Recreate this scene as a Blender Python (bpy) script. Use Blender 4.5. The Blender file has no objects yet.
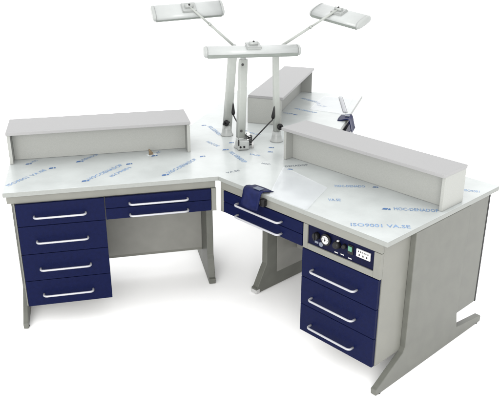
import bpy, bmesh, math, random
from mathutils import Vector, Matrix
random.seed(7)
scene = bpy.context.scene
COL = scene.collection
Z0 = 0.7415            # height of the bench tops
D = 0.8695             # depth of a bench
T = 0.022              # thickness of a bench top

# ------------------------------------------------------------------ materials
def mat(name, color, rough=.45, metal=0., noise=0., nscale=60., bump=0., bscale=200., coat=0., spec=.5, two=None, speck=0., trans=0., stretch=None):
    m = bpy.data.materials.new(name); m.use_nodes = True
    nt = m.node_tree; b = nt.nodes['Principled BSDF']
    b.inputs['Base Color'].default_value = (*color, 1)
    b.inputs['Roughness'].default_value = rough
    b.inputs['Metallic'].default_value = metal
    b.inputs['Specular IOR Level'].default_value = spec
    b.inputs['Coat Weight'].default_value = coat
    b.inputs['Coat Roughness'].default_value = .08
    b.inputs['Transmission Weight'].default_value = trans
    tc = nt.nodes.new('ShaderNodeTexCoord')
    vec = tc.outputs['Object']
    if stretch:
        mp = nt.nodes.new('ShaderNodeMapping'); mp.inputs['Scale'].default_value = stretch
        nt.links.new(vec, mp.inputs['Vector']); vec = mp.outputs['Vector']
    if noise or two:
        n = nt.nodes.new('ShaderNodeTexNoise'); n.inputs['Scale'].default_value = nscale
        n.inputs['Detail'].default_value = 6; nt.links.new(vec, n.inputs['Vector'])
        r = nt.nodes.new('ShaderNodeValToRGB')
        c2 = two or tuple(c*(1-noise) for c in color); c1 = tuple(min(1, c*(1+noise)) for c in color) if not two else color
        r.color_ramp.elements[0].position = .35; r.color_ramp.elements[1].position = .65
        r.color_ramp.elements[0].color = (*c2, 1); r.color_ramp.elements[1].color = (*c1, 1)
        nt.links.new(n.outputs['Fac'], r.inputs['Fac']); nt.links.new(r.outputs['Color'], b.inputs['Base Color'])
        rr = nt.nodes.new('ShaderNodeMapRange'); rr.inputs['To Min'].default_value = rough*.85; rr.inputs['To Max'].default_value = min(1, rough*1.15)
        nt.links.new(n.outputs['Fac'], rr.inputs['Value']); nt.links.new(rr.outputs['Result'], b.inputs['Roughness'])
    if bump:
        n2 = nt.nodes.new('ShaderNodeTexNoise'); n2.inputs['Scale'].default_value = bscale; n2.inputs['Detail'].default_value = 3
        nt.links.new(vec, n2.inputs['Vector'])
        bp = nt.nodes.new('ShaderNodeBump'); bp.inputs['Strength'].default_value = bump; bp.inputs['Distance'].default_value = .002
        nt.links.new(n2.outputs['Fac'], bp.inputs['Height']); nt.links.new(bp.outputs['Normal'], b.inputs['Normal'])
    return m

M = {}
M['film'] = mat('protective_film_white', (.322, .340, .335), .30, noise=.07, nscale=6, bump=.9, bscale=11, coat=.12, spec=.22)
M['edge'] = mat('edge_banding', (0.1763, 0.1845, 0.1738), .45, noise=.03, nscale=80, spec=.3)
M['shelf'] = mat('grey_laminate', (0.2050, 0.2050, 0.2050), .5, noise=.05, nscale=420, bump=.04, bscale=600, spec=.3)
M['board'] = mat('grey_board', (0.2378, 0.2435, 0.2296), .55, noise=.05, nscale=380, bump=.04, bscale=500, spec=.3)
M['steel'] = mat('painted_steel', (0.1296, 0.1304, 0.1156), .45, noise=.04, nscale=14, bump=.05, bscale=500, spec=.25)
M['legs'] = mat('grey_green_steel', (.085, .087, .076), .42, noise=.08, nscale=14, bump=.12, bscale=420, spec=.28)
M['back'] = mat('grey_backing', (0.1681, 0.1681, 0.1542), .5, noise=.05, nscale=12, spec=.25)
M['blue'] = mat('navy_blue_paint', (0.0018, 0.0036, 0.0234), .46, noise=.10, nscale=60, bump=.16, bscale=320, spec=.06)
M['bluepad'] = mat('navy_blue_moulded_plastic', (0.0045, 0.0070, 0.0361), .45, noise=.18, nscale=40, bump=.2, bscale=55, spec=.10)
M['bluedark'] = mat('dark_navy_panel', (0.0020, 0.0029, 0.0156), .4, noise=.15, nscale=80, spec=.06)
M['handle'] = mat('pale_grey_handle', (0.2706, 0.2747, 0.2911), .3, metal=.2, noise=.03, nscale=60)
M['lamp'] = mat('pale_lamp_enamel', (.235, .245, .238), .35, noise=.03, nscale=25, coat=.05, spec=.3)
M['lampface'] = mat('brushed_lamp_shell', (.285, .297, .292), .3, noise=.015, nscale=30, coat=.1, spec=.4)
M['mast'] = mat('pale_grey_mast', (.255, .268, .252), .42, noise=.03, nscale=30, spec=.2)
M['black'] = mat('black_plastic', (.006, .006, .0065), .38, noise=.2, nscale=80, spec=.18)
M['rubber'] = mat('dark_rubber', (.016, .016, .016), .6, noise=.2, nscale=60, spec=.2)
M['chrome'] = mat('chrome', (.72, .72, .72), .12, metal=1., noise=.03, nscale=50)
M['white'] = mat('white_plastic', (0.3444, 0.3444, 0.3403), .4, noise=.03, nscale=60)
M['ink'] = mat('blue_film_ink', (0.1066, 0.1845, 0.3157), .45, noise=.3, nscale=70)
M['inkdark'] = mat('deep_blue_film_ink', (0.0287, 0.0820, 0.1968), .45, noise=.3, nscale=70)
M['inkgrey'] = mat('grey_film_ink', (0.0820, 0.0984, 0.1189), .5, noise=.3, nscale=70)
M['trim'] = mat('grey_green_lamp_trim', (.15, .165, .152), .4, noise=.04, nscale=30, spec=.3)
M['brown'] = mat('brown_card', (0.1066, 0.0754, 0.0410), .7, noise=.3, nscale=120)
M['padgrey'] = mat('blue_grey_patch', (.035, .047, .075), .3, noise=.2, nscale=60, spec=.3)  # blue-grey of the small patch on the arm rests
M['green'] = mat('green_switch_cap', (0.0410, 0.1394, 0.0861), .35, noise=.1, nscale=60)
M['grey'] = mat('mid_grey_plastic', (0.0902, 0.1025, 0.1312), .4, noise=.1, nscale=60)
M['gap'] = mat('dark_gap', (.03, .03, .03), .8)
M['floor'] = mat('white_studio_floor', (.97, .97, .97), .8, noise=.003, nscale=2., spec=.05)
M['tube'] = mat('frosted_diffuser', (0.6150, 0.6314, 0.6232), .5, noise=.02, nscale=30)
def clear(name, tint, alpha):
    m = bpy.data.materials.new(name); m.use_nodes = True; nt = m.node_tree
    b = nt.nodes['Principled BSDF']; b.inputs['Base Color'].default_value = (*tint, 1); b.inputs['Roughness'].default_value = .12
    n = nt.nodes.new('ShaderNodeTexNoise'); n.inputs['Scale'].default_value = 9
    r = nt.nodes.new('ShaderNodeMapRange'); r.inputs['To Min'].default_value = alpha*.8; r.inputs['To Max'].default_value = alpha*1.2
    tc = nt.nodes.new('ShaderNodeTexCoord'); nt.links.new(tc.outputs['Object'], n.inputs['Vector'])
    nt.links.new(n.outputs['Fac'], r.inputs['Value']); nt.links.new(r.outputs['Result'], b.inputs['Alpha'])
    return m
M['clear'] = clear('clear_film_glare_tint', (.62, .64, .68), .24)  # whitish-blue tint, with the glare of the film painted in
M['filmfold'] = clear('folded_film', (.30, .31, .33), .5)
M['sleeve'] = clear('clear_plastic_sleeve', (.8, .85, .85), .3)

# ------------------------------------------------------------------ mesh builder
class MB:
    """collects bevelled boxes, tubes, profiles into one mesh; sx=-1 mirrors x"""
    def __init__(s, sx=1): s.bm = bmesh.new(); s.sx = sx; s.mi = 0
    def _merge(s, b2, smooth=False):
        for f in b2.faces:
            f.smooth = smooth; f.material_index = s.mi
        me = bpy.data.meshes.new('tmp'); b2.to_mesh(me); b2.free()
        s.bm.from_mesh(me); bpy.data.meshes.remove(me)
    def box(s, x0, x1, y0, y1, z0, z1, bev=.0015, seg=2):
        b = bmesh.new(); bmesh.ops.create_cube(b, size=1)
        for v in b.verts:
            v.co = Vector(((x0+x1)/2+v.co.x*(x1-x0), (y0+y1)/2+v.co.y*(y1-y0), (z0+z1)/2+v.co.z*(z1-z0)))
        if bev:
            bmesh.ops.bevel(b, geom=list(b.edges), offset=bev, segments=seg, affect='EDGES', profile=.5)
        s._merge(b); return s
    def prism(s, poly, fn, w0, w1, bev=.0015):
        """poly: (a,b) outline; fn(a,b,w)->xyz"""
        b = bmesh.new()
        lo = [b.verts.new(fn(a, c, w0)) for a, c in poly]; hi = [b.verts.new(fn(a, c, w1)) for a, c in poly]
        n = len(poly)
        b.faces.new(lo); b.faces.new(hi[::-1])
        for i in range(n): b.faces.new((lo[i], hi[i], hi[(i+1) % n], lo[(i+1) % n]))
        bmesh.ops.recalc_face_normals(b, faces=b.faces)
        if bev: bmesh.ops.bevel(b, geom=list(b.edges), offset=bev, segments=2, affect='EDGES', profile=.5)
        s._merge(b); return s
    def tube(s, pts, r, n=14, cap=True, smooth=True):
        pts = [Vector(p) for p in pts]; rs = r if isinstance(r, (list, tuple)) else [r]*len(pts)
        b = bmesh.new(); rings = []; prev = None
        for i, p in enumerate(pts):
            t = (pts[min(i+1, len(pts)-1)]-pts[max(i-1, 0)])
            if t.length < 1e-9: t = Vector((0, 0, 1))
            t.normalize()
            if prev is None:
                a = t.orthogonal().normalized()
            else:
                a = (prev-t*prev.dot(t)).normalized()
            prev = a; c = t.cross(a)
            rings.append([b.verts.new(p+(a*math.cos(2*math.pi*k/n)+c*math.sin(2*math.pi*k/n))*rs[i]) for k in range(n)])
        for i in range(len(rings)-1):
            for k in range(n): b.faces.new((rings[i][k], rings[i][(k+1) % n], rings[i+1][(k+1) % n], rings[i+1][k]))
        s._shade(b)
        if cap:
            caps = [b.faces.new(rings[0][::-1]), b.faces.new(rings[-1])]
        bmesh.ops.recalc_face_normals(b, faces=b.faces)
        for f in b.faces: f.material_index = s.mi
        me = bpy.data.meshes.new('tmp'); b.to_mesh(me); b.free(); s.bm.from_mesh(me); bpy.data.meshes.remove(me)
        return s
    def _shade(s, b):
        for f in b.faces: f.smooth = True
    def loft(s, rings, cap=True, smooth=True, closed=True):
        b = bmesh.new(); R = [[b.verts.new(p) for p in r] for r in rings]; n = len(R[0])
        for i in range(len(R)-1):
            for k in range(n if closed else n-1):
                f = b.faces.new((R[i][k], R[i][(k+1) % n], R[i+1][(k+1) % n], R[i+1][k])); f.smooth = smooth
        if cap:
            b.faces.new(R[0][::-1]); b.faces.new(R[-1])
        bmesh.ops.recalc_face_normals(b, faces=b.faces)
        for f in b.faces: f.material_index = s.mi
        me = bpy.data.meshes.new('tmp'); b.to_mesh(me); b.free(); s.bm.from_mesh(me); bpy.data.meshes.remove(me)
        return s
    def ball(s, c, r, sc=(1, 1, 1)):
        b = bmesh.new(); bmesh.ops.create_uvsphere(b, u_segments=18, v_segments=12, radius=r)
        for v in b.verts: v.co = Vector((c[0]+v.co.x*sc[0], c[1]+v.co.y*sc[1], c[2]+v.co.z*sc[2]))
        s._merge(b, True); return s
    def torus(s, c, axis, R, r, n=24, k=8):
        axis = Vector(axis).normalized(); a = axis.orthogonal().normalized(); d = axis.cross(a); c = Vector(c)
        rings = []
        for i in range(n+1):
            t = 2*math.pi*i/n; e = a*math.cos(t)+d*math.sin(t)
            rings.append([c+e*(R+r*math.cos(2*math.pi*j/k))+axis*r*math.sin(2*math.pi*j/k) for j in range(k)])
        return s.loft(rings, cap=False)
    def quad(s, pts):
        f = s.bm.faces.new([s.bm.verts.new(p) for p in pts]); f.material_index = s.mi; return s
    def build(s, name, mats, parent=None, label=None):
        if s.sx < 0:
            for v in s.bm.verts: v.co.x = -v.co.x
        if s.sx < 0: bmesh.ops.reverse_faces(s.bm, faces=s.bm.faces)
        me = bpy.data.meshes.new(name); s.bm.to_mesh(me); s.bm.free()
        for m in (mats if isinstance(mats, (list, tuple)) else [mats]): me.materials.append(m)
        o = bpy.data.objects.new(name, me); COL.objects.link(o)
        if parent: o.parent = parent
        if label: o['label'] = label
        return o

def tag(o, label=None, cat=None, group=None, kind=None):
    for k, v in (('label', label), ('category', cat), ('group', group), ('kind', kind)):
        if v: o[k] = v
    return o
def empty(name, loc=(0, 0, 0), rz=0.):
    o = bpy.data.objects.new(name, None); COL.objects.link(o); o.location = loc; o.rotation_euler = (0, 0, rz); o.empty_display_size = .05
    return o

# ------------------------------------------------------------------ setting
fl = MB()
N = 48
b = bmesh.new(); bmesh.ops.create_circle(b, cap_ends=True, segments=96, radius=60); fl._merge(b)
tag(fl.build('floor', M['floor']), kind='structure')

# ------------------------------------------------------------------ lettering printed on the film
def text_mesh(mb, body, p0, p1, height, z, mi):
    """flat lettering from p0 to p1 (xy), reading left to right, on height z"""
    cu = bpy.data.curves.new('txt', 'FONT'); cu.body = body; cu.size = 1; cu.offset = .012; cu.resolution_u = 2
    ob = bpy.data.objects.new('txt', cu); COL.objects.link(ob)
    dg = bpy.context.evaluated_depsgraph_get(); dg.update()
    me = bpy.data.meshes.new_from_object(ob.evaluated_get(dg))
    bpy.data.objects.remove(ob); bpy.data.curves.remove(cu)
    xs = [v.co.x for v in me.vertices]; w = max(xs)-min(xs)
    p0 = Vector(p0); p1 = Vector(p1); d = (p1-p0); L = d.length; d = d/L; n = Vector((-d.y, d.x))
    for v in me.vertices:
        q = p0+d*((v.co.x-min(xs))/w*L)+n*(v.co.y*height/.7)
        v.co = Vector((q.x, q.y, z))
    for p in me.polygons: p.material_index = mi
    mb.bm.from_mesh(me); bpy.data.meshes.remove(me)
def emblem(mb, c, ang, s, z, mi):
    """slanted block emblem with a notch"""
    s *= 1.15
    ca, sa = math.cos(ang), math.sin(ang)
    for poly in ([(-1, -.5), (.2, -.5), (.5, .5), (-.55, .5)], [(.38, -.5), (1, -.5), (1.0, .32), (.66, .5)]):
        mb.mi = mi
        mb.quad([(c[0]+(x*ca-y*sa)*s, c[1]+(x*sa+y*ca)*s, z) for x, y in poly])

# ------------------------------------------------------------------ benches
# local frame: x = along the front edge from the inner corner (mirrored when sx=-1), y = depth, z = height above floor
def handle_mesh(sx, x0, x1, z, yf):
    mb = MB(sx); r = .0050; o = .030
    pts = [(x0, yf, z), (x0, yf-o*.5, z)]
    for k in range(1, 6):
        a = k/5*math.pi/2; pts.append((x0+.016*(1-math.cos(a)), yf-o*.5-.015*math.sin(a), z))
    for k in range(5, 0, -1):
        a = k/5*math.pi/2; pts.append((x1-.016*(1-math.cos(a)), yf-o*.5-.015*math.sin(a), z))
    pts += [(x1, yf-o*.5, z), (x1, yf, z)]
    mb.tube(pts, r, n=12)
    return mb
def drawer(root, sx, x0, x1, z0, z1, hx0, hx1, hz, yf=.0):
    g = .0014
    o = MB(sx).box(x0+g, x1-g, yf, yf+.018, Z0+z0+g, Z0+z1-g, .0012).build('drawer', M['blue'], root)
    handle_mesh(sx, hx0, hx1, Z0+hz, yf).build('handle', M['handle'], o)
    return o
def leg(root, sx, s0, s1, tip, p0, p1, tail, htop, backplate=None):
    fn = lambda a, c, w: (w, a, c)
    poly = [(tip, 0.004), (tip-.004, .034), (tip+.01, .04), (p0-.012, .140), (p0, .160), (p0, htop), (p1, htop), (p1, .150), (p1+.015, .072), (tail-.01, .042), (tail, .034), (tail, .004)]
    o = MB(sx).prism(poly, fn, s0, s1, .0025).build('leg', M['legs'], root)
    for y in (tip+.03, tail-.03): MB(sx).tube([((s0+s1)/2, y, 0.0), ((s0+s1)/2, y, .0042)], .014, n=16).build('levelling_foot', M['rubber'], o)
    return o
def raised_shelf(root, sx, x0, x1, f, bk, of, ob, h, inner, th=.016):
    zt = Z0+h
    top = MB(sx).box(x0-.002, x1+.002, f-of, bk+ob, zt-.016, zt, .0015).build('raised_shelf', M['shelf'], root)
    for xa in (x0, x1-th): MB(sx).box(xa, xa+th, f, bk, Z0+.001, zt-.0165, .001).build('end_panel', M['board'], top)
    MB(sx).box(x0+th+.0005, x1-th-.0005, inner, inner+.014, Z0+.001, zt-.0165, .0008).build('inner_panel', M['board'], top)
    MB(sx).box(x0+th+.0005, x1-th-.0005, bk-.014, bk-.002, Z0+.001, zt-.0165, .0008).build('rear_panel', M['board'], top)
    return top
def tabletop(root, sx, W, name='tabletop'):
    mb = MB(sx); mb.mi = 1; mb.box(.0001, W, 0, D, Z0-T, Z0-.0012, .001)
    mb.mi = 0; mb.box(0, W-.0012, .0012, D-.0012, Z0-.003, Z0, 0)
    return mb.build(name, [M['film'], M['edge']], root)
def armrest(root, sx, x0, x1, z):
    """bent plate: flange on the top, curved lip, flap hanging in front"""
    prof = [(.050, .0035), (.030, .006), (.012, .012), (-.006, .016), (-.018, .013), (-.026, .002), (-.031, -.018), (-.036, -.040), (-.041, -.058), (-.045, -.068)]
    rings = []
    n = 9
    for k in range(n):
        t = k/(n-1); x = x0+(x1-x0)*t
        ring = []
        for i, (y, zz) in enumerate(prof):
            sag = -.010*math.sin(math.pi*t)*(i/9)
            ring.append(Vector((x+(.014*(1-i/5) if i < 5 and t == 1 else 0), y+.004*math.sin(math.pi*t), z+zz+sag)))
        for i, (y, zz) in reversed(list(enumerate(prof))):
            sag = -.010*math.sin(math.pi*t)*(i/9)
            ring.append(Vector((x, y+.004*math.sin(math.pi*t)+(.004 if i > 4 else 0), z+zz-(.005 if i <= 5 else .001)+sag)))
        rings.append(ring)
    mb = MB(sx); mb.loft(rings)
    o = mb.build('arm_rest', M['bluepad'], root, 'navy blue moulded rest bent over the front edge')
    blk = MB(sx); blk.box(x1-.004, x1+.022, -.026, -.002, z-.052, z-.016, .005)
    blk.build('clamp', M['black'], o)
    pl = MB(sx); pl.box(x1-.062, x1-.018, -.012, .018, z+.0155, z+.0175, .0005); pl.build('plate', M['padgrey'], o)
    return o

def bench(name, loc, rz, sx, W, label, kind):
    root = empty(name, loc, rz); tag(root, label, 'workbench', 'workbenches meeting in a star')
    top = tabletop(root, sx, W)
    if kind == 'near':
        xk1, xc0, xc1 = .5555, .5565, .972
    elif kind == 'wide':
        xk1, xc0, xc1 = .5455, .5465, .952
    else:
        xk1, xc0, xc1 = .60, None, None
    x_end = W-.006
    # apron rail under the top and the stile beside the knee-hole drawers
    xr = xk1+.03 if xc0 is None else (xc1+.003 if kind == 'near' else W-.012)
    ry = .0035 if kind == 'near' else .0145
    rail = MB(sx); rail.box(.012, xr, ry, .0184, Z0-.061, Z0-T-.0005, .0015)
    rail.box(.010, .0345, .004, .040, Z0-.180, Z0-.0615, .0015)
    rail.build('rail', M['steel'], root)
    MB(sx).box(.040, (xk1 if xc0 else xk1-.02), .021, .46, Z0-.172, Z0-.065, .001).build('drawer_box', M['back'], root)
    hx = (.153, .431) if kind != 'near' else (.143, .431)
    drawer(root, sx, .036, xk1, -.1195, -.0625, hx[0], hx[1], -.098)
    drawer(root, sx, .036, xk1, -.1770, -.1195, hx[0], hx[1], -.157)
    # cabinet
    if xc0:
        c = MB(sx); c.box(xc0+.0008, xc1-(.013 if kind == 'near' else 0), .0185, .56, Z0-.603, Z0-T-.0405, .0015)
        cab = c.build('cabinet', M['steel'], root)
        if kind == 'wide':
            zs = [-.0625, -.176, -.3215, -.4640, -.6030]; hz = [-.126, -.254, -.3985, -.5395]
            for i in range(4): drawer(root, sx, xc0, xc1, zs[i+1], zs[i], .637, .872, hz[i])
        else:
            zs = [-.180, -.321, -.462, -.604]; hz = [-.265, -.408, -.550]
            for i in range(3): drawer(root, sx, xc0, xc1, zs[i+1], zs[i], .626, .870, hz[i])
            fr = MB(sx)     # grey surround of the control panel
            fr.box(xc0+.001, .583, .002, .0184, Z0-.1785, Z0-.0625, .0015)
            fr.box(.5832, .939, .002, .0184, Z0-.1785, Z0-.151, .0015)
            fr.box(.9392, xc1+.003, .002, .0184, Z0-.1785, Z0-.0625, .0015)
            fr.build('panel_surround', M['steel'], root)
            control_panel(root, sx)
            # grey flank beside the drawers
        if kind == 'wide':
            MB(sx).box(xc1+.001, W-.04, .010, .30, Z0-.603, Z0-.0625, .0015).build('side_panel', M['steel'], root)
    # legs
    if kind == 'near':
        MB(sx).box(xc1-.0125, xc1+.003, .0186, .1992, Z0-.602, Z0-T-.001, .0008).build('side_panel', M['steel'], root)
        leg(root, sx, W-.027, W+.001, .008, .2, .624, .875, Z0-T-.001)
        MB(sx).box(W-.022, W-.004, .6245, .790, Z0-.590, Z0-T-.001, .0015).build('end_panel', M['legs'], root)
        lg = leg(root, sx, -.012, .026, .238, .315, .60, .76, Z0-.18)
        MB(sx).box(-.014, .028, .2335, .262, .003, .026, .003).build('foot_cap', M['white'], lg)
        MB(sx).box(.0262, .0285, .392, .60, .085, Z0-.185, .0006).build('inner_plate', M['back'], lg)
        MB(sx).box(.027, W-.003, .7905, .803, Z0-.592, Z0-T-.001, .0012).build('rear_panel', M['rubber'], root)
        MB(sx).box(.030, xc0, .545, .558, Z0-.560, Z0-.18, .0012).build('modesty_panel', M['back'], root)
    elif kind == 'wide':
        leg(root, sx, W-.030, W-.006, .020, .2, .624, .875, Z0-T-.001)
        leg(root, sx, -.022, .014, .262, .315, .60, .76, Z0-.18)
        MB(sx).box(.0145, xc0+.2, .494, .507, Z0-.633, Z0-.18, .0012).build('modesty_panel', M['back'], root)
        MB(sx).box(.0145, xc0, .4935, .4965, Z0-.633, Z0-.619, .0005).build('panel_lip', M['steel'], root)
    else:
        leg(root, sx, W-.14, W-.11, .34, .40, .62, .80, Z0-T-.001)
        leg(root, sx, .52, .55, .30, .36, .62, .78, Z0-.18)
        MB(sx).box(.551, W-.141, .545, .558, Z0-.40, Z0-T-.001, .0012).build('modesty_panel', M['back'], root)
    return root, top

def control_panel(root, sx):
    p = MB(sx).box(.5834, .9388, .008, .0184, Z0-.1508, Z0-.0627, .0008).build('control_panel', M['bluedark'], root, 'dark blue panel of gauge, knobs and sockets')
    yf = .008
    def disc(x, z, r, d, m, name, y0=yf, n=24, taper=1.):
        return MB(sx).tube([(x, y0, Z0+z), (x, y0-d*.7, Z0+z), (x, y0-d, Z0+z)], [r, r*taper, r*taper*.9], n=n).build(name, M[m], p)
    k = MB(sx).tube([(.635, yf, Z0-.098), (.635, yf-.018, Z0-.098), (.635, yf-.022, Z0-.098)], [.017, .0155, .013], n=24)
    k.box(.6325, .6375, yf-.026, yf-.012, Z0-.114, Z0-.082, .001); k.build('knob', M['black'], p)
    MB(sx).box(.622, .642, yf-.0012, yf+.001, Z0-.136, Z0-.126, .0002).build('caption_plate', M['grey'], p)
    disc(.660, -.131, .011, .006, 'grey', 'push_button')
    g = MB(sx).tube([(.688, yf, Z0-.098), (.688, yf-.012, Z0-.098)], .0255, n=32).build('gauge_rim', M['black'], p)
    f = MB(sx); f.tube([(.688, yf-.0121, Z0-.098), (.688, yf-.0135, Z0-.098)], .0185, n=32)
    f.mi = 1
    for a in range(-120, 121, 30):
        t = math.radians(a); ca, sa = math.sin(t), math.cos(t); e = (sa, -ca)
        f.quad([(.688+ca*.012+e[0]*.0009, yf-.0142, Z0-.098+sa*.012+e[1]*.0009), (.688+ca*.0165+e[0]*.0009, yf-.0142, Z0-.098+sa*.0165+e[1]*.0009),
                (.688+ca*.0165-e[0]*.0009, yf-.0142, Z0-.098+sa*.0165-e[1]*.0009), (.688+ca*.012-e[0]*.0009, yf-.0142, Z0-.098+sa*.012-e[1]*.0009)])
    f.box(.6865, .6895, yf-.0150, yf-.0138, Z0-.104, Z0-.086, .0002); f.ball((.688, yf-.014, Z0-.098), .0034)
    f.build('gauge_face', [M['white'], M['black']], p)
    c = MB(sx).tube([(.749, yf, Z0-.100), (.749, yf-.014, Z0-.100), (.749, yf-.024, Z0-.100)], [.018, .017, .012], n=20); c.build('air_socket', M['black'], p)
    disc(.752, -.082, .0048, .010, 'white', 'indicator')
    c = MB(sx).tube([(.786, yf, Z0-.095), (.786, yf-.010, Z0-.095), (.786, yf-.016, Z0-.095)], [.011, .010, .007], n=20); c.build('air_socket', M['black'], p)
    MB(sx).box(.804, .832, yf-.005, yf+.001, Z0-.120, Z0-.078, .0015).build('switch_frame', M['black'], p)
    MB(sx).box(.808, .828, yf-.009, yf-.0052, Z0-.105, Z0-.083, .002).build('switch', M['green'], p)
    s = MB(sx); s.box(.849, .920, yf-.006, yf+.001, Z0-.1155, Z0-.080, .002)
    s.mi = 1
    for cx in (.866, .885, .904):
        for dx, dz, w, h in ((-.005, -.089, .0022, .0032), (.005, -.089, .0022, .0032), (0, -.1045, .003, .0042)):
            s.box(cx+dx-w, cx+dx+w, yf-.0066, yf-.005, Z0+dz-h, Z0+dz+h, .0003)
    s.build('power_socket', [M['white'], M['rubber']], p)
    for x0, x1, z in ((.733, .751, -.140), (.766, .784, -.138), (.807, .825, -.141)):
        MB(sx).box(x0, x1, yf-.0012, yf+.001, Z0+z-.0022, Z0+z+.0022, .0002).build('caption_plate', M['white'], p)

TH = math.radians(-59.23)
bl, tl = bench('workbench', (0, 0, 0), 0, -1, .998, 'grey and navy workbench on the left with a column of four drawers', 'wide')
br, tr = bench('workbench', (0, 0, 0), TH, 1, 1.0, 'grey and navy workbench at the right front with gauge and socket panel', 'near')
q0 = Vector((.866*D-.866*.012, .5*D+.5*.012, 0))
bb, tb = bench('workbench', q0, math.radians(60), 1, 1.026, 'workbench at the rear reaching away behind the others, mostly hidden', 'far')
raised_shelf(bl, -1, .076, .993, .392, .634, .016, -.006, .171, .462)
raised_shelf(br, 1, .041, .980, .412, .577, .018, .004, .1735, .462)
raised_shelf(bb, 1, .162, 1.014, .354, .560, .012, -.004, .171, .430)
armrest(br, 1, .205, .316, Z0)
armrest(bb, 1, .36, .48, Z0)

# triangular joining top in the middle
mid = MB(); fn = lambda a, c, w: (a, c, w)
def inset(poly, k):
    c = Vector((sum(p[0] for p in poly)/3, sum(p[1] for p in poly)/3)); return [tuple(c+(Vector(p)-c)*(1-k)) for p in poly]
kk = .866*D/(-math.sin(TH)*.5+math.cos(TH)*.866)
tri = [(0, 0), (-math.sin(TH)*kk, math.cos(TH)*kk), (0, D)]
mid.mi = 1; mid.prism(inset(tri, .0006), fn, Z0-T, Z0-.0012, .0005)
mid.mi = 0; mid.prism(tri, fn, Z0-.003, Z0, 0)
midroot = empty('corner_table', (.25, .43, 0))
mo = mid.build('tabletop', [M['film'], M['edge']], midroot); mo.location = (-.25, -.43, 0)
tag(midroot, 'three sided white table piece joining the three workbenches in the middle', 'table')

# film print, world xy on the tops; split over the piece of top that carries it
U = Vector((math.cos(TH), math.sin(TH))); NN = Vector((-U.y, U.x)); UB = Vector((.5, .866)); NB = Vector((-.866, .5))
def toR(p): p = Vector(p); return (p.dot(U), p.dot(NN))
def toB(p): p = Vector(p)-q0.xy; return (p.dot(UB), p.dot(NB))
ZP = Z0+.0006
W1, W2 = 'HOC-DENADOP', 'ISO9001 VA.SE'
def prints(root, items, conv, off=(0, 0)):
    """one object per line of lettering; an emblem belongs to the line before it unless it stands alone"""
    o = Vector(off)
    for it in items:
        mb = MB()
        if it[0] == 'e':
            c = Vector(conv(it[1]))+o; d = Vector(conv(it[2]))-Vector(conv(it[1])); emblem(mb, c, math.atan2(d.y, d.x), it[3], ZP, 1)
            mb.build('film_emblem', [M['ink'], M['inkdark'], M['inkgrey']], root)
        else:
            text_mesh(mb, it[1], Vector(conv(it[2]))+o, Vector(conv(it[3]))+o, it[4], ZP, it[5] if len(it) > 5 else 0)
            mb.build('film_lettering', [M['ink'], M['inkdark'], M['inkgrey']], root)
idn = lambda p: (p[0], p[1])
def dirp(c, ang, l=.1): return (c[0]+l*math.cos(math.radians(ang)), c[1]+l*math.sin(math.radians(ang)))
E_ = lambda c, ang, s=.017: ('e', c, dirp(c, ang), s)
prints(tl, [E_((-.628, .079), 12), ('t', W1, (-.603, .088), (-.436, .262), .026), E_((-.409, .273), 12, .015),
            E_((-.653, .367), 12), ('t', 'DENADOP', (-.630, .378), (-.55, .455), .022),
            ('t', W2, (-.975, .088), (-.81, .272), .024), E_((-.787, .296), 12, .016),
            E_((-.249, .076), 12), ('t', W1, (-.222, .088), (-.058, .268), .026),
            E_((-.028, .308), 12, .014), ('t', 'ISO9001', (-.50, .105), (-.40, .215), .022), E_((-.905, .385), 12, .014), ('t', 'HOC', (-.885, .40), (-.86, .43), .018), E_((-.272, .372), 12, .015), ('t', 'HOC', (-.250, .405), (-.228, .430), .018)], idn)
prints(mo, [('t', W1, (.088, .836), (.123, .640), .026), E_((.071, .862), 0, .013),
            E_((.110, .388), 0, .016), ('t', W1, (.119, .346), (.160, .165), .025),
            ('t', 'VA.SE', (.050, .030), (.120, .052), .018, 2), ('t', 'HOC-', (.245, .130), (.285, .100), .018, 2),
            E_((.36, .37), -20, .013), E_((.335, .300), -20, .013), ('t', 'VA.SE', (.30, .66), (.345, .60), .018), E_((.285, .70), -20, .013), ('t', 'HOC-DE', (.030, .545), (.075, .450), .022), ('t', 'VA.SE', (.215, .285), (.262, .245), .020), E_((.165, .50), 0, .013)], idn)
prints(tr, [E_((.635, -.549), -24, .0165), ('t', W1, (.664, -.567), (.842, -.632), .030),
            ('t', W2, (.425, -.681), (.655, -.757), .030),
            ('t', 'DENADOP', (.352, .055), (.470, .052), .020, 2),
            ('t', 'HOC-DENADO', (.505, -.255), (.640, -.292), .026), E_((.687, -.299), -20, .012),
            ('t', 'VA.SE', (.420, -.408), (.474, -.424), .028),
            ('t', 'ISO9001', (1.066, -.434), (1.125, -.468), .024), E_((.365, .02), -20, .012)], toR)
prints(tb, [E_((.894, 1.200), -40, .013), ('t', W1, (.815, 1.345), (.886, 1.215), .026),
            ('t', W1, (.70, 1.10), (.80, .97), .024), ('t', 'VA.SE', (.865, 1.159), (.907, 1.098), .022), E_((.667, .965), -30, .013), ('t', 'VA.SE', (.60, 1.02), (.65, .98), .02)], toB)

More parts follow.
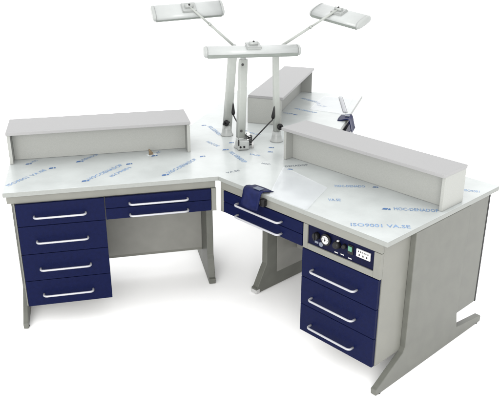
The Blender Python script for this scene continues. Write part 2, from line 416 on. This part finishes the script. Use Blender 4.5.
# ------------------------------------------------------------------ lamps
def rect_tube(mb, p0, p1, wx, wy, ang=0., bev=.006):
    """slim rounded box column between two points"""
    p0, p1 = Vector(p0), Vector(p1); ca, sa = math.cos(ang), math.sin(ang); out = []
    for p in (p0, p1):
        ring = []
        for (sx_, sy_) in ((1, 1), (-1, 1), (-1, -1), (1, -1)):
            cx, cy = sx_*(wx-bev), sy_*(wy-bev); a0 = math.atan2(sy_, sx_)-math.pi/4
            for k in range(5):
                a = a0+k/4*math.pi/2; x, y = cx+bev*math.cos(a), cy+bev*math.sin(a)
                ring.append(Vector((p.x+x*ca-y*sa, p.y+x*sa+y*ca, p.z)))
        out.append(ring)
    mb.loft(out, smooth=True)
def lamp_head(root, c, axis, roll, L=.36, wid=.062, thk=.024):
    """flat oval shell: axis = long direction, roll tips the flat side; lens on the underside"""
    X = Vector(axis).normalized(); Y = Vector((0, 0, 1)).cross(X).normalized(); Zv = X.cross(Y)
    R = Matrix.Rotation(roll, 3, X); Y = R @ Y; Zv = R @ Zv; c = Vector(c)
    def prof(k, s=1.):
        n = 28; pts = []
        for i in range(n):
            a = 2*math.pi*i/n; cx, cy = math.cos(a), math.sin(a)
            e = .62
            y = wid*s*math.copysign(abs(cx)**e, cx); z = thk*s*math.copysign(abs(cy)**.8, cy)
            if z < 0: z *= .55
            pts.append((y, z))
        return pts
    def ring(x, s): return [c+X*x+Y*y+Zv*z for y, z in prof(0, s)]
    mb = MB(); mb.loft([ring(-L/2+.012, 1), ring(L/2-.012, 1)])
    shell = mb.build('lamp_head', M['lampface'], root)
    for sg in (-1, 1):
        e = MB(); xs = [(L/2-.0115, 1.03), (L/2-.004, 1.02), (L/2+.002, .93), (L/2+.005, .75)]
        rs = [ring(sg*x, s) for x, s in xs]
        e.loft(rs); e.build('end_cap', M['lamp'], shell)
    l = MB()
    def lens(x0, x1, y0, y1, z0, z1):
        b_ = bmesh.new(); vs = []
        for z in (z0, z1):
            for x, y in ((x0, y0), (x1, y0), (x1, y1), (x0, y1)): vs.append(b_.verts.new(c+X*x+Y*y+Zv*z))
        for f in ((0, 1, 2, 3), (7, 6, 5, 4), (0, 4, 5, 1), (1, 5, 6, 2), (2, 6, 7, 3), (3, 7, 4, 0)): b_.faces.new([vs[i] for i in f])
        bmesh.ops.recalc_face_normals(b_, faces=b_.faces); l._merge(b_)
    lens(-L/2+.03, L/2-.03, -wid*.7, wid*.7, -thk*.55-.004, -thk*.4)
    l.build('diffuser', M['tube'], shell)
    for sg in (-1, 1):
        t_ = MB(); prf = [(wid*1.015, .004), (wid*1.015, -thk*.42), (wid*.80, -thk*.62), (wid*.80, -thk*.50), (wid*.96, -thk*.36), (wid*.985, .004)]
        t_.loft([[c+X*x+Y*(sg*y)+Zv*z for y, z in prf] for x in (-L/2+.012, L/2-.012)], smooth=False); t_.build('trim', M['trim'], shell)
    # mounting bracket on top of the shell
    k = MB(); bb_ = bmesh.new(); vs = []
    for z in (thk*.85, thk+.012):
        for x, y in ((-.038, -.028), (.038, -.028), (.038, .028), (-.038, .028)): vs.append(bb_.verts.new(c+X*x+Y*y+Zv*z))
    for f in ((0, 1, 2, 3), (7, 6, 5, 4), (0, 4, 5, 1), (1, 5, 6, 2), (2, 6, 7, 3), (3, 7, 4, 0)): bb_.faces.new([vs[i] for i in f])
    bmesh.ops.recalc_face_normals(bb_, faces=bb_.faces); bmesh.ops.bevel(bb_, geom=list(bb_.edges), offset=.003, segments=2, affect='EDGES')
    k._merge(bb_); piv = c+Zv*(thk+.018)
    k.tube([piv-X*.022, piv+X*.022], .010, n=16)
    k.build('bracket', M['lamp'], shell)
    MB().tube([piv+Zv*.006+X*.0, piv+Zv*.0125], .0055, n=12).build('screw', M['rubber'], shell)
    return piv
def lamp(label, base, top, w, head_c, axis, roll, L, wid, thk, joint, knob=None, screw=None, collar=None):
    root = empty('lamp', (base[0], base[1], Z0)); tag(root, label, 'lamp', 'lamps rising from the middle of the benches')
    B = Vector((base[0], base[1], Z0)); loc = lambda p: Vector(p)+Vector((0, 0, Z0))-B
    Tp = loc((top[0], top[1], top[2]))
    foot = MB()
    foot.loft([[Vector((r*math.cos(2*math.pi*k/28), r*math.sin(2*math.pi*k/28), z)) for k in range(28)] for r, z in ((.036, .0008), (.036, .005), (.031, .010), (.026, .035), (.024, .058))])
    foot.build('base', M['lamp'], root)
    m = MB(); rect_tube(m, (0, 0, .02), Tp, w, w*.8, .2); m.build('mast', M['mast'], root)
    j = loc(joint)
    cl = MB(); cl.tube([Tp-Vector((0, 0, .004)), Tp+Vector((0, 0, .010))], w*.72, n=20); cl.tube([Tp+Vector((0, 0, .008)), j], .009, n=14); cl.ball(j, .0125)
    cl.build('collar', M['rubber'] if collar else M['lamp'], root)
    piv = lamp_head(root, loc(head_c), axis, roll, L, wid, thk)
    a = MB(); mid_ = j.lerp(piv, .55)
    a.tube([j, mid_], .0078, n=14); a.tube([mid_, piv], .0062, n=14); a.tube([mid_-(piv-j).normalized()*.006, mid_+(piv-j).normalized()*.006], .0098, n=14)
    a.build('arm', M['mast'], root)
    if knob:
        kp = loc(knob[0]); kd = Vector(knob[1]).normalized(); kb = MB()
        kb.tube([kp, kp+kd*.010, kp+kd*.014], [.0175, .0175, .013], n=24); kb.tube([kp+kd*.01, kp+kd*.030], .0045, n=10); kb.tube([kp-kd*.02, kp], .006, n=10)
        kb.build('knob', M['black'], root)
    if screw:
        for sp in screw:
            p = loc(sp); d = Vector((-.25, -.95, .15)).normalized(); MB().tube([p, p+d*.006], .0065, n=12).build('screw', M['black'], root)
    return root
lamp('pale lamp with its flat head held up to the left on a thin arm', (.169, .644), (.206, .636, .478), .0225,
     (-.022, .715, .684), (-1, -.12, -.035), math.radians(-46), .385, .046, .026, (.214, .634, .503), knob=((.165, .620, .079), (-.9, -.6, -.05)))
lamp('pale bar lamp set level in front, on the thick middle mast', (.199, .416), (.215, .412, .476), .0215,
     (.246, .335, .526), (1, 0.03, -.022), math.radians(18), .492, .030, .030, (.219, .408, .510), screw=[(.208, .392, .452), (.2, .395, .096)])
lamp('pale lamp with its flat head held up to the right on a thin arm', (.417, .475), (.405, .478, .478), .0165,
     (.735, .43, .672), (.50, -.84, -.10), math.radians(22), .33, .056, .025, (.412, .476, .510), knob=((.427, .452, .088), (.35, -.9, .2)), collar=True)

# air nozzles: black tapered grips on bent rods, and the fittings they grow from
def nozzle(label, pts, cone, base):
    root = empty('air_nozzle', (base[0], base[1], Z0)); tag(root, label, 'air nozzle', 'air nozzles beside the masts')
    off = Vector((base[0], base[1], Z0)); P = [Vector(p)-off for p in pts]
    MB().tube(P, .0038, n=10).build('rod', M['rubber'], root)
    a, b_ = Vector(cone[0])-off, Vector(cone[1])-off
    MB().tube([a, a.lerp(b_, .06), a.lerp(b_, .22), a.lerp(b_, .9), b_], [.004, .009, .0105, .0035, .0016], n=16).build('grip', M['black'], root)
    v = MB(); v.tube([P[0]-Vector((0, 0, .012)), P[0]+Vector((0, 0, .004))], .008, n=14); v.build('fitting', M['chrome'], root)
    return root
nozzle('black tapered air nozzle leaning by the left mast', [(.200, .470, Z0+.085), (.203, .490, Z0+.098), (.209, .545, Z0+.100), (.205, .585, Z0+.112), (.198, .598, Z0+.130)],
       ((.198, .599, Z0+.128), (.199, .604, Z0+.198)), (.205, .475))
nozzle('black tapered air nozzle on a long bent rod by the right mast', [(.262, .440, Z0+.016), (.275, .442, Z0+.026), (.325, .449, Z0+.072), (.372, .455, Z0+.116), (.385, .456, Z0+.126), (.389, .456, Z0+.137)],
       ((.389, .456, Z0+.134), (.396, .457, Z0+.204)), (.262, .440))

vr = empty('valve_block', (.205, .375, Z0)); vo = Vector((.205, .375, 0))
tag(vr, 'white valve block with coiled black fitting at the foot of the middle mast', 'valve')
def L_(x, y, z): return (x-.205, y-.375, z)
m_ = MB(); m_.box(-.033, .030, -.022, .020, .002, .052, .006); m_.box(-.028, .022, -.026, -.021, .010, .044, .002); m_.build('body', M['lamp'], vr)
m_ = MB(); m_.box(-.034, -.026, -.029, -.021, .030, .062, .001); m_.build('lever', M['rubber'], vr)
for x in (-.020, .000): MB().tube([(x, -.025, .022), (x, -.031, .022)], .0055, n=12).build('screw', M['black'], vr)
m_ = MB(); m_.tube([L_(.236, .392, .012), L_(.236, .392, .070)], .012, n=18); m_.ball(L_(.236, .392, .074), .0125); m_.tube([L_(.236, .392, .022), L_(.262, .440, .014)], .007, n=12); m_.build('stem', M['chrome'], vr)
m_ = MB()
for i in range(5): m_.torus(L_(.240, .392, .026+.0105*i), (.25, -.15, 1), .0165, .0036)
m_.build('coil', M['black'], vr)
m_ = MB(); m_.tube([L_(.224, .372, .0), L_(.224, .372, .03), L_(.221, .366, .05)], [.006, .006, .009], n=14); m_.tube([L_(.258, .385, .0), L_(.258, .385, .034)], .0075, n=14); m_.build('nipple', M['white'], vr)

# brown card tag in a clear sleeve in front of the left shelf
rt = empty('tag', (-.286, .392, Z0), .15)
tag(rt, 'small brown folded tag in a clear sleeve before the left shelf', 'tag')
m_ = MB(); m_.prism([(-.011, .0), (.013, .0), (.010, .010), (-.002, .027), (-.011, .032)], lambda a, c, w: (a, w, c+.002), -.004, .004, .0008); m_.build('card', M['brown'], rt)
m_ = MB(); m_.box(-.021, .030, -.012, .012, .001, .0016, 0); m_.build('sleeve', M['sleeve'], rt)

# loose clear film lying on two of the tops, edges slightly lifted
def sheet(loc, rz, quad, label, fold=None):
    r = empty('film_sheet', loc, rz); tag(r, label, 'film sheet', 'loose film sheets by the front edges')
    n = 16; A, B, C_, D_ = [Vector(q) for q in quad]; g = []
    for i in range(n+1):
        for j in range(n+1):
            u, v = i/n, j/n; p = (A*(1-u)+B*u)*(1-v)+(D_*(1-u)+C_*u)*v
            edge = max(0, (abs(u-.5)-.38)/.12, (v-.88)/.12)
            g.append(Vector((p.x, p.y, .0012+.0035*edge**2*(.6+.4*math.sin(7*u+5*v))+.0006*math.sin(11*u)*math.sin(9*v)+.0004)))
    b_ = bmesh.new(); vs = [b_.verts.new(p) for p in g]
    for i in range(n):
        for j in range(n):
            k = i*(n+1)+j; f = b_.faces.new((vs[k], vs[k+n+1], vs[k+n+2], vs[k+1])); f.smooth = True
    bmesh.ops.recalc_face_normals(b_, faces=b_.faces)
    mb = MB(); me = bpy.data.meshes.new('tmp'); b_.to_mesh(me); b_.free(); mb.bm.from_mesh(me); bpy.data.meshes.remove(me)
    mb.build('sheet', M['clear'], r)
    if fold:
        p, q, w, h = Vector(fold[0]), Vector(fold[1]), fold[2], fold[3]; t = (q-p).normalized(); nn = Vector((-t.y, t.x)); rings = []
        for k in range(13):
            c = p.lerp(q, k/12); e = .45+.55*math.sin(math.pi*min(1, k/12*.8+.15))
            rings.append([Vector((c.x+nn.x*w*a, c.y+nn.y*w*a, .002+h*e*z)) for a, z in ((-.5, 0), (-.25, .7), (0, 1), (.25, .7), (.5, 0), (.2, .5), (0, .8), (-.2, .5))])
        MB().loft(rings).build('fold', M['filmfold'], r)
sheet((0, 0, Z0), TH, ((.345, .004), (.573, .004), (.462, .268), (.125, .322)), 'clear loose film sheet on the right front bench beside its navy rest')
sheet((q0.x, q0.y, Z0), math.radians(60), ((.50, .03), (.93, .05), (.93, .25), (.56, .27)), 'clear loose film sheet with a raised grey fold on the rear bench', fold=((.93, .135), (.55, .035), .030, .008))

# ------------------------------------------------------------------ light: bright studio surround, large front fill added to whiten the floor under the benches
w = bpy.data.worlds.new('World'); scene.world = w; w.use_nodes = True
nt = w.node_tree; bg = nt.nodes['Background']
tc = nt.nodes.new('ShaderNodeTexCoord'); sp = nt.nodes.new('ShaderNodeSeparateXYZ'); rp = nt.nodes.new('ShaderNodeValToRGB')
nt.links.new(tc.outputs['Generated'], sp.inputs['Vector']); nt.links.new(sp.outputs['Z'], rp.inputs['Fac']); nt.links.new(rp.outputs['Color'], bg.inputs['Color'])
e = rp.color_ramp.elements; e[0].position = 0.0; e[0].color = (.66, .66, .66, 1); e[1].position = 1.0; e[1].color = (1, 1, 1, 1)
x = rp.color_ramp.elements.new(.45); x.color = (.82, .82, .825, 1)
bg.inputs['Strength'].default_value = 2.68
la = bpy.data.lights.new('front_fill', 'AREA'); la.energy = 215; la.size = 3.0; la.color = (1, .985, .96)
lo = bpy.data.objects.new('front_fill', la); COL.objects.link(lo); lo.location = (-1.5, -4.6, 1.75)
lo.rotation_euler = (Vector((.2, -.3, .35))-lo.location).to_track_quat('-Z', 'Y').to_euler()

# ------------------------------------------------------------------ camera
cam = bpy.data.cameras.new('camera'); co = bpy.data.objects.new('camera', cam); COL.objects.link(co)
co.location = (-.5561, -3.1307, 1.2050+Z0); co.rotation_euler = (1.1668, -.0009, -.2238)
cam.sensor_width = 36; cam.lens = 702.32*36/500; cam.clip_end = 300; cam.clip_start = .05
scene.camera = co
scene.render.resolution_x = 1024; scene.render.resolution_y = 842
scene.view_settings.view_transform = 'Standard'; scene.view_settings.look = 'None'; scene.view_settings.gamma = 1; scene.view_settings.exposure = 0
